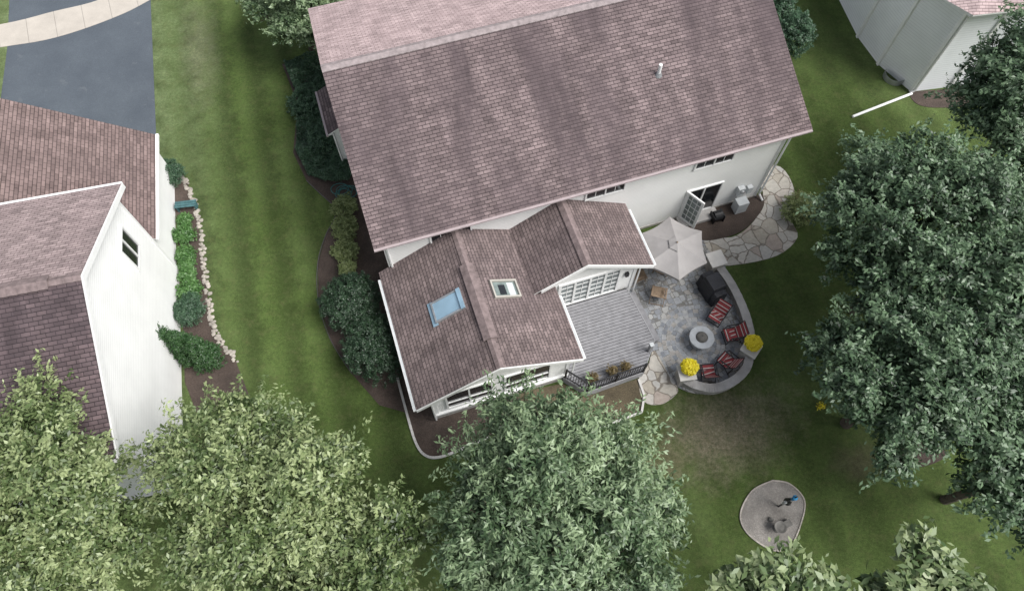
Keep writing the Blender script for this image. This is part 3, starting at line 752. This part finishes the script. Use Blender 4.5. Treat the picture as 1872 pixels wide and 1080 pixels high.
def face(s,t,cs=12.3,ct=-5.78): return math.atan2(ct-t,cs-s)-math.pi/2
for s,t in((13.45,-4.98),(13.68,-5.98),(12.0,-7.2),(12.95,-7.0)): chair('folding_chair',s,t,face(s,t))
chair('patio_chair',11.45,-3.15,face(11.45,-3.15,12.2,-1.9),'wood','wood'); chair('patio_chair',10.95,-2.0,face(10.95,-2.0,12.2,-1.9),'wood','wood'); chair('patio_chair',13.0,-.9,face(13,-.9,12.2,-1.9),'wood','wood')
tp=W(12.2,-1.9); e=empty('patio_table',tuple(tp)); b=MB()
b.lathe(tp,[(.03,.70),(.62,.70),(.64,.715),(.64,.73),(.62,.74),(.01,.74)],'wood',30)
for i in range(4):
    a=i*math.pi/2+.4; b.cyl(tp+Vector((math.cos(a)*.45,math.sin(a)*.45,.03)),tp+Vector((math.cos(a)*.35,math.sin(a)*.35,.71)),.025,.025,'wood')
b.build('table',e)
e=empty('patio_umbrella',tuple(tp)); b=MB(F@Matrix.Translation((12.25,-1.95,0))@Matrix.Rotation(R(4),4,'X')); 
ns=6; Rr=1.52; zc,ze=2.78,2.33
def ring(r,z,sag=0,k=6):
    o=[]
    for i in range(ns):
        a0=R(15)+2*math.pi*i/ns;a1=a0+2*math.pi/ns
        p0=Vector((math.cos(a0)*r,math.sin(a0)*r,z));p1=Vector((math.cos(a1)*r,math.sin(a1)*r,z))
        for j in range(k):
            q=p0.lerp(p1,j/k); f_=4*(j/k)*(1-j/k); q.z-=sag*f_; q.x*=1-.05*f_*(sag>0); q.y*=1-.05*f_*(sag>0); o.append(q)
    return o
rs=[ring(Rr*f_,zc-(zc-ze)*(f_**1.15),.055*f_) for f_ in(.16,.4,.6,.8,1.0)]
rs.append([q+Vector((0,0,-.14)) for q in rs[-1]])
n=len(rs[0]); vs=[q for r_ in rs for q in r_]; fs=[]
for k in range(len(rs)-1): fs+=[(k*n+i,(k+1)*n+i,(k+1)*n+(i+1)%n,k*n+(i+1)%n) for i in range(n)]
b.add(vs,fs,'umb')
rv=[ring(.38,zc-.045,.01),ring(.03,zc+.07,0)]; vs=rv[0]+rv[1]; b.add(vs,[(i,(i+1)%n,n+(i+1)%n,n+i) for i in range(n)],'umb')
b.build('canopy',e)
b=MB(F@Matrix.Translation((12.25,-1.95,0))@Matrix.Rotation(R(4),4,'X'))
b.cyl((0,0,0.05),(0,0,2.92),.022,.022,'wood',8); b.lathe((0,0,0.03),[(.28,0),(.28,.06),(.05,.10),(.04,.3),(.01,.3)],'graypot',16)
for i in range(ns):
    a=R(15)+2*math.pi*i/ns; b.cyl((0,0,zc-.03),(math.cos(a)*Rr*.99,math.sin(a)*Rr*.99,ze-.02),.011,.011,'wood',5); b.cyl((0,0,2.1),(math.cos(a)*Rr*.5,math.sin(a)*Rr*.5,zc-(zc-ze)*.45-.03),.009,.009,'wood',5)
b.lathe((0,0,2.86),[(.03,0),(.04,.03),(.01,.08)],'wood',8)
b.build('pole_and_ribs',e)

e=empty('covered_gas_grill',tuple(W(13.75,-3.75))); T=F@Matrix.Translation((13.78,-3.70,.03))@Matrix.Rotation(R(96),4,'Z')
b=MB(T)
secs=[(-.66,.29,.90),(-.64,.31,.95),(-.42,.31,.96),(-.40,.36,1.14),(-.36,.37,1.22),(.36,.37,1.22),(.40,.36,1.14),(.42,.31,.96),(.64,.31,.95),(.66,.29,.90)]
vs=[];m_=9
for x,y,z in secs:
    pr=[(-y*1.05,.05),(-y,.5),(-y,z-.14),(-y*.86,z-.02),(0,z+.0),(y*.86,z-.02),(y,z-.14),(y,.5),(y*1.05,.05)]
    vs+=[(x*(1.02 if q<.3 else 1),p+random.uniform(-.015,.015),q+random.uniform(-.01,.01)) for p,q in pr]
fs=[(i*m_+j,(i+1)*m_+j,(i+1)*m_+j+1,i*m_+j+1) for i in range(len(secs)-1) for j in range(m_-1)]
fs+=[tuple(range(m_)),tuple(range((len(secs)-1)*m_,len(secs)*m_))[::-1]]
b.add(vs,fs,'cover'); b.build('cover',e,.02)
b=MB(T)
for x in(-.55,.55):
    for y in(-.22,.22): b.cyl((x,y-.02,.06),(x,y+.02,.06),.06,.06,'black',10)
b.build('wheels',e)
e=empty('hose_reel',tuple(W(15.75,-.35))); b=MB(F); b.cyl((15.55,-.2,.35),(15.95,-.2,.35),.24,.24,'black',16); b.box((15.5,-.2,.25),(.04,.5,.5),'black'); b.box((16.0,-.2,.25),(.04,.5,.5),'black'); b.cyl((15.52,-.2,.35),(15.98,-.2,.35),.06,.06,'galv'); b.build('reel',e)
e=empty('garden_hose',(-8.2,19.6,0)); b=MB()
for k in range(5):
    r=.30+.03*(k%3); b.sweep([(-8.2+.25*math.sin(k)+r*1.3*math.cos(a),19.6+.12*k*.5+r*math.sin(a),.06+.02*k) for a in [2*math.pi*i/18 for i in range(19)]],.018,'teal',5)
b.build('hose_coils',e)

# ------------------------------------------------------------------ shrubs near the house
shrub('round_yew_bush',-7.05,13.35,1.5,2.1,'lf_bush',11,950,34,.08,9)
shrub('round_yew_bush',-5.8,11.3,1.6,2.2,'lf_bush',12,1050,34,.08,9)
for i,(x,y,r) in enumerate(((-8.0,18.6,.60),(-7.85,17.4,.66),(-7.7,16.2,.6),(-7.45,15.3,.38))): shrub('boxwood_shrub',x,y,r,.9,'lf_box',20+i,250,22,.09,6)
p=W(19.6,-1.15); shrub('flowering_shrub',p.x,p.y,.95,1.0,'lf_box',40,330,24,.08,7); foliage('shrub_blossoms',[(p.x+.2,p.y+.1,.55,.8)],45,8,.06,'lf_red',44,zs=.6)
cover=[(-12.2,27.9),(-11.05,25.3),(-10.95,23.8),(-10.8,22.1),(-10.0,20.6),(-9.0,20.1),(-8.0,20.2),(-7.6,20.9),(-8.4,23.3),(-9.3,26.9),(-9.8,28.6)]
carpet('ground_cover_juniper',cover,.75,46000,.09,'lf_cover',3)
shrub('juniper_shrub',-8.6,26.9,1.2,1.9,'lf_cover',50,500,28,.08); shrub('juniper_shrub',-10.4,24.9,1.1,1.2,'lf_cover',51,420,28,.08)
shrub('juniper_shrub',-9.3,22.6,1.0,1.1,'lf_cover',52,400,28,.08)
shrub('evergreen_shrub',14.6,28.3,1.1,3.2,'lf_cover',53,650,30,.09,8); shrub('evergreen_shrub',14.0,30.2,1.1,3.0,'lf_cover',54,600,30,.09,8)

# ------------------------------------------------------------------ neighbouring house, west
TN=R(12.7); G=Matrix.Translation((-15.09,15.93,0))@Matrix.Rotation(TN,4,'Z')
NH=empty('suburban_house',tuple(G@Vector((-7,-5,0))))
nb=MB(G); hz,rz_,hd=6.2,8.7,5.45
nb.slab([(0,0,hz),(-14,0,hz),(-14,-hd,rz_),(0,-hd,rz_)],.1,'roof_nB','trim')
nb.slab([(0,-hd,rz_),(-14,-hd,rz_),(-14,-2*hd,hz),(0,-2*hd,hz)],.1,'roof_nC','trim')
ridgecap(nb,0,-14,-hd,-hd,rz_,.46,'cap',.16); ridgecap(nb,-1.0,-9,-hd,-hd,rz_+.06,.46,'cap',.26,.3,.05)
nb.build('main_roof',NH)
nb=MB(G)
gw=4.7; gp=.776; gy1=5.45
nb.slab([(-.28,gy1,2.6),(-.28-gw,gy1,2.6+gw*gp),(-.28-gw,-.3,2.6+gw*gp),(-.28,-.3,2.6)],.09,'roof_nA','trim')
nb.slab([(-.28-gw,gy1,2.6+gw*gp),(-.28-2*gw,gy1,2.6),(-.28-2*gw,-.3,2.6),(-.28-gw,-.3,2.6+gw*gp)],.09,'roof_nA','trim')
nb.box((-.22,2.6,2.52),(.12,5.8,.12),'trim')
nb.build('garage_roof',NH)
nb=MB(G); sw=-.38
def npent(s,flip):
    p=[(s,-2*hd+.35,-.05),(s,-.35,-.05),(s,-.35,hz+.04),(s,-hd,rz_-.12),(s,-2*hd+.35,hz+.04)]
    nb.poly(p if not flip else p[::-1],'siding3')
npent(sw,False); npent(-13.6,True)
nb.poly([(sw,-.35,-.05),(-13.6,-.35,-.05),(-13.6,-.35,hz+.04),(sw,-.35,hz+.04)],'siding3')
nb.poly([(-13.6,-2*hd+.35,-.05),(sw,-2*hd+.35,-.05),(sw,-2*hd+.35,hz+.04),(-13.6,-2*hd+.35,hz+.04)],'siding3')
nb.poly([(-.5,-.3,-.05),(-.5,5.1,-.05),(-.5,5.1,2.66),(-.5,-.3,2.66)],'siding3')
nb.poly([(-.5,5.1,-.05),(-9.46,5.1,-.05),(-9.46,5.1,2.7),(-.28-gw,5.1,2.5+gw*gp),(-.5,5.1,2.7)],'siding3')
for t in(-.42,-2*hd+.42): nb.box((sw+.012,t,3.1),(.03,.14,6.2),'trim')
nb.build('walls',NH)
nb=MB(G)
for s in(0.014,):
    for(ta,za,tb_,zb) in((.0,hz,-hd,rz_),(-2*hd,hz,-hd,rz_)):
        v=[(s,ta,za-.02),(s,tb_,zb-.02),(s,tb_,zb-.26),(s,ta,za-.26)]; v2=[(p[0]+.03,p[1],p[2]) for p in v]
        nb.add(v+v2,[(0,1,2,3),(7,6,5,4),(0,4,5,1),(2,6,7,3),(1,5,6,2),(3,7,4,0)],'trim')
nb.box((-7,.05,hz-.07),(14,.11,.12),'trim')
nb.box((-7,-2*hd-.05,hz-.07),(14,.11,.12),'trim')
window(nb,wallM(G,sw,-2.0,4.7,'+s'),1.15,1.5,2,1)
window(nb,wallM(G,-4.98,5.1,1.15,'+t'),4.8,2.2,1,4,glass='siding')
nb.build('trim_and_windows',NH)
bedN=[(-16.7,20.9),(-15.9,20.2),(-15.05,18.2),(-14.35,15.8),(-13.65,13.6),(-13.15,12.3),(-12.0,11.0),(-11.2,9.5),(-13.2,8.6),(-14.0,10),(-15.3,15.5),(-16.6,20)]
sheet('mulch_bed',[(*p,0) for p in bedN],-.05,.02,'mulch',sm=0)
b=MB(); ln=smooth_poly([(-16.4,20.7,0),(-15.9,20.1,0),(-15.0,18.2,0),(-14.3,15.8,0),(-13.6,13.6,0),(-13.1,12.3,0),(-12.0,11.0,0)],14,False)
for i,p in enumerate(ln):
    for j in range(2):
        r=random.uniform(.05,.12); b.rock((p.x+random.uniform(-.10,.10),p.y+random.uniform(-.10,.10),.03),(r*1.1,r,r*.7),'stone',i*3+j)
b.build('stone_edging')
shrub('round_shrub',-16.6,20.45,.75,1.1,'lf_cover',60,330,26,.07); shrub('round_shrub',-14.25,13.15,.75,1.1,'lf_cover',61,330,26,.07)
for i,(x,y,r,h) in enumerate(((-15.4,17.2,.5,.6),(-15.1,16.2,.4,.5),(-14.8,15.1,.32,.45),(-14.55,14.2,.58,.7),(-15.6,18.1,.22,.3),(-15.0,15.6,.25,.4))): shrub('perennial_plant',x,y,r,h,'lf_bright',70+i,130,18,.11,5,spray=.24,thick=.09)
for i,(x,y,h,r) in enumerate(((-14.55,11.4,2.4,.62),(-13.85,11.25,2.3,.60),(-13.1,11.0,2.2,.62))):
    e=empty('arborvitae',(x,y,0)); lob=[(x,y,h*f_,r*(1.05-f_*.75)) for f_ in(.15,.35,.55,.72,.88)]
    foliage('foliage',lob,620,22,.075,'lf_con',80+i,e,spray=.25,thick=.05,droop=-.5,zs=1.0,zmin=-.5); b=MB(); b.cyl((x,y,0),(x,y,h*.8),.05,.02,'bark',7); b.build('trunk',e)
e=empty('garden_bench',(-15.55,18.75,0)); b=MB(Matrix.Translation((-15.6,18.8,0))@Matrix.Rotation(R(8),4,'Z'))
for y in(-.13,0,.13): b.box((0,y,.40),(1.0,.11,.035),'tealb')
for x in(-.42,.42): b.box((x,0,.19),(.06,.34,.38),'tealb')
b.box((0,0,.2),(.8,.05,.05),'tealb'); b.build('bench',e,.005)

# ------------------------------------------------------------------ neighbouring house, north-east
EH=empty('suburban_house',(26,32,0))
base=[(17.15,42),(19.05,29.98),(19.73,27.99),(21.03,26.08),(23.1,26.4),(33.5,28.0),(31.5,43.5)]
b=MB(); n=len(base)
for i in range(n):
    p,q=base[i],base[(i+1)%n]; b.poly([(p[0],p[1],-.05),(q[0],q[1],-.05),(q[0],q[1],5.6),(p[0],p[1],5.6)],'siding2')
for i,(x,y) in enumerate(base): b.box((x,y,2.75),(.17,.17,5.5),'trim',R(10))
b.build('walls',EH)
b=MB(); ov=[(16.6,42.6),(18.6,30.1),(19.25,27.6),(20.8,25.5),(23.1,25.85),(34.1,27.5),(32.0,44.2)]
b.prism(ov,5.5,5.62,'trim')
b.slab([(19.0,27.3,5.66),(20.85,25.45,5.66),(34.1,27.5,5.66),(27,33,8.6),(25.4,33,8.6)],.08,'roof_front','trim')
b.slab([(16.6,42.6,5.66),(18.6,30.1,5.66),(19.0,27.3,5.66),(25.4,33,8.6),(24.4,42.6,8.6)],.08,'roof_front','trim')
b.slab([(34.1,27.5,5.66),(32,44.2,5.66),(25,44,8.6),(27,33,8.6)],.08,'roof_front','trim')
b.build('roof',EH)
b=MB(); b.sweep([(20.9,25.7,5.4),(21.1,25.95,5.1),(21.1,25.95,.25),(20.95,25.95,.1)],.05,'trim')
for i in range(13): 
    a0=R(150)+R(150)*i/12;a1=R(150)+R(150)*(i+1)/12
    b.box((20.35+.55*math.cos((a0+a1)/2),27.05+.55*math.sin((a0+a1)/2),.15),(.16,.03,.32),'galv',(a0+a1)/2+math.pi/2)
b.build('downspout_and_window_well',EH)
b=MB(); b.sweep([(21.0,25.9,.07),(17.58,24.37,.07)],.07,'trim',8); b.build('drain_pipe')
sheet('mulch_bed',[(21.0,26.0,0),(22.5,26.2,0),(24.5,26.4,0),(24.6,25.3,0),(22.4,25.0,0),(21.2,25.2,0)],-.05,.02,'mulch',sm=4)

# ------------------------------------------------------------------ gravel island with bird feeder
gv=[(10.48,5.86),(11.15,5.72),(11.62,5.07),(11.3,4.15),(10.75,3.35),(10.06,3.21),(9.2,3.8),(9.0,4.55),(9.6,5.45)]
sheet('gravel_bed',[(*p,0) for p in gv],-.05,.03,'gravel','stone',sm=6)
edging('garden_edging',gv+[gv[0]],.05,.06,'stone',sm=6)
e=empty('bird_feeder',(10.55,4.85,0)); b=MB(); b.cyl((10.55,4.85,0),(10.55,4.85,2.1),.035,.03,'black',8)
b.lathe((10.55,4.85,1.05),[(.15,0),(.15,.02),(.07,.42),(.02,.43)],'black',16); b.lathe((10.55,4.85,1.9),[(.05,-.3),(.07,-.28),(.07,-.02),(.10,0),(.03,.06),(.01,.08)],'bluep',16)
b.cyl((10.55,4.85,1.5),(10.3,4.75,1.6),.012,.012,'black'); b.lathe((10.3,4.75,1.25),[(.05,0),(.06,.02),(.06,.28),(.01,.34)],'galv',12)
b.build('feeder',e)
e=empty('stone_bird_bath',(10.35,4.0,0)); b=MB(); b.lathe((10.35,4.0,0.03),[(.16,0),(.14,.05),(.07,.10),(.07,.35),(.20,.40),(.24,.46),(.22,.46),(.15,.42),(.01,.41)],'dstone',18)
b.box((10.7,4.15,.14),(.38,.26,.24),'dstone',R(25)); b.rock((10.15,4.35,.07),(.13,.1,.09),'dstone',9); b.build('basin',e,.01)
sheet('mulch_bed',[(15.6,7.2,0),(17.2,7.4,0),(17.8,6.9,0),(16.6,6.4,0),(15.4,6.6,0)],-.05,.02,'mulch',sm=5)
shrub('pink_flowers',19.4,6.5,.25,.4,'fl_p',90,40,9,.06); shrub('yellow_flowers',12.9,8.9,.16,.3,'fl_y',91,18,7,.07)

# ------------------------------------------------------------------ trees
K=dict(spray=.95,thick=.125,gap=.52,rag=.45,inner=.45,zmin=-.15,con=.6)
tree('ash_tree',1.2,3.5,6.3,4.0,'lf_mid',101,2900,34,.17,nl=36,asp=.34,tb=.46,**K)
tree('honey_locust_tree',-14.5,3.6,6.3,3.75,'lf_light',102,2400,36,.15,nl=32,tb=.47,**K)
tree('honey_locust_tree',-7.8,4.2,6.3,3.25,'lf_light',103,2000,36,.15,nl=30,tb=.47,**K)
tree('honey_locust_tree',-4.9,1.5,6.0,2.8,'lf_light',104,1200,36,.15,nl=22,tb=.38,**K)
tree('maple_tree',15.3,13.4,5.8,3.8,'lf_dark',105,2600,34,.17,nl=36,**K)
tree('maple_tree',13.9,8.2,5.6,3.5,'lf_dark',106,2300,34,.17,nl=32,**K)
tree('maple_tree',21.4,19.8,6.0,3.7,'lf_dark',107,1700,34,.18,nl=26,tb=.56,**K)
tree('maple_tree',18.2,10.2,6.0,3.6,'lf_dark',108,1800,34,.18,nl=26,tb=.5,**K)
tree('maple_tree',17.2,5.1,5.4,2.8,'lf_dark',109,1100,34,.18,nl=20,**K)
tree('maple_tree',20.6,15.2,5.6,3.0,'lf_dark',113,1200,34,.18,nl=20,**K)
tree('crabapple_tree',-10.9,29.1,2.9,3.0,'lf_mid',110,1200,34,.14,nl=20,tb=.5,spray=.5,thick=.12,gap=.35,rag=.2)
tree('magnolia_tree',6.9,.7,7.6,2.1,'lf_big',111,420,24,.27,nl=18,asp=.42,spray=.6,thick=.2,gap=.3,rag=.35)
tree('magnolia_tree',11.3,.7,7.6,2.0,'lf_big',112,250,22,.30,nl=14,asp=.42,spray=.6,thick=.2,gap=.4,rag=.35)

# ------------------------------------------------------------------ light, world, camera
el,az=R(54),R(108)   # azimuth measured clockwise from +Y
w=bpy.data.worlds.new('World'); scene.world=w; w.use_nodes=True; nt=w.node_tree
bg=nt.nodes['Background']; sky=nt.nodes.new('ShaderNodeTexSky'); sky.sky_type='NISHITA'; sky.sun_disc=False
sky.sun_elevation=el; sky.sun_rotation=az; sky.dust_density=2.5; sky.air_density=1.0; sky.ozone_density=1.0
hs=nt.nodes.new('ShaderNodeHueSaturation'); hs.inputs['Saturation'].default_value=.40
nt.links.new(sky.outputs[0],hs.inputs['Color']); nt.links.new(hs.outputs[0],bg.inputs['Color']); bg.inputs['Strength'].default_value=.15
ld=bpy.data.lights.new('sun','SUN'); ld.energy=4.7; ld.angle=R(36); ld.color=(1,.985,.96)
lo=bpy.data.objects.new('sun',ld); COL.objects.link(lo)
dv_=Vector((math.sin(az)*math.cos(el),math.cos(az)*math.cos(el),math.sin(el))); lo.rotation_euler=dv_.to_track_quat('Z','Y').to_euler(); lo.location=dv_*60
cd=bpy.data.cameras.new('camera'); cd.sensor_width=36; cd.lens=25.0; cd.clip_end=1500; cd.clip_start=.1
co=bpy.data.objects.new('camera',cd); COL.objects.link(co); co.location=(0,0,29); co.rotation_euler=(R(26),0,0); scene.camera=co
scene.view_settings.view_transform='Standard'; scene.view_settings.look='None'; scene.view_settings.exposure=0
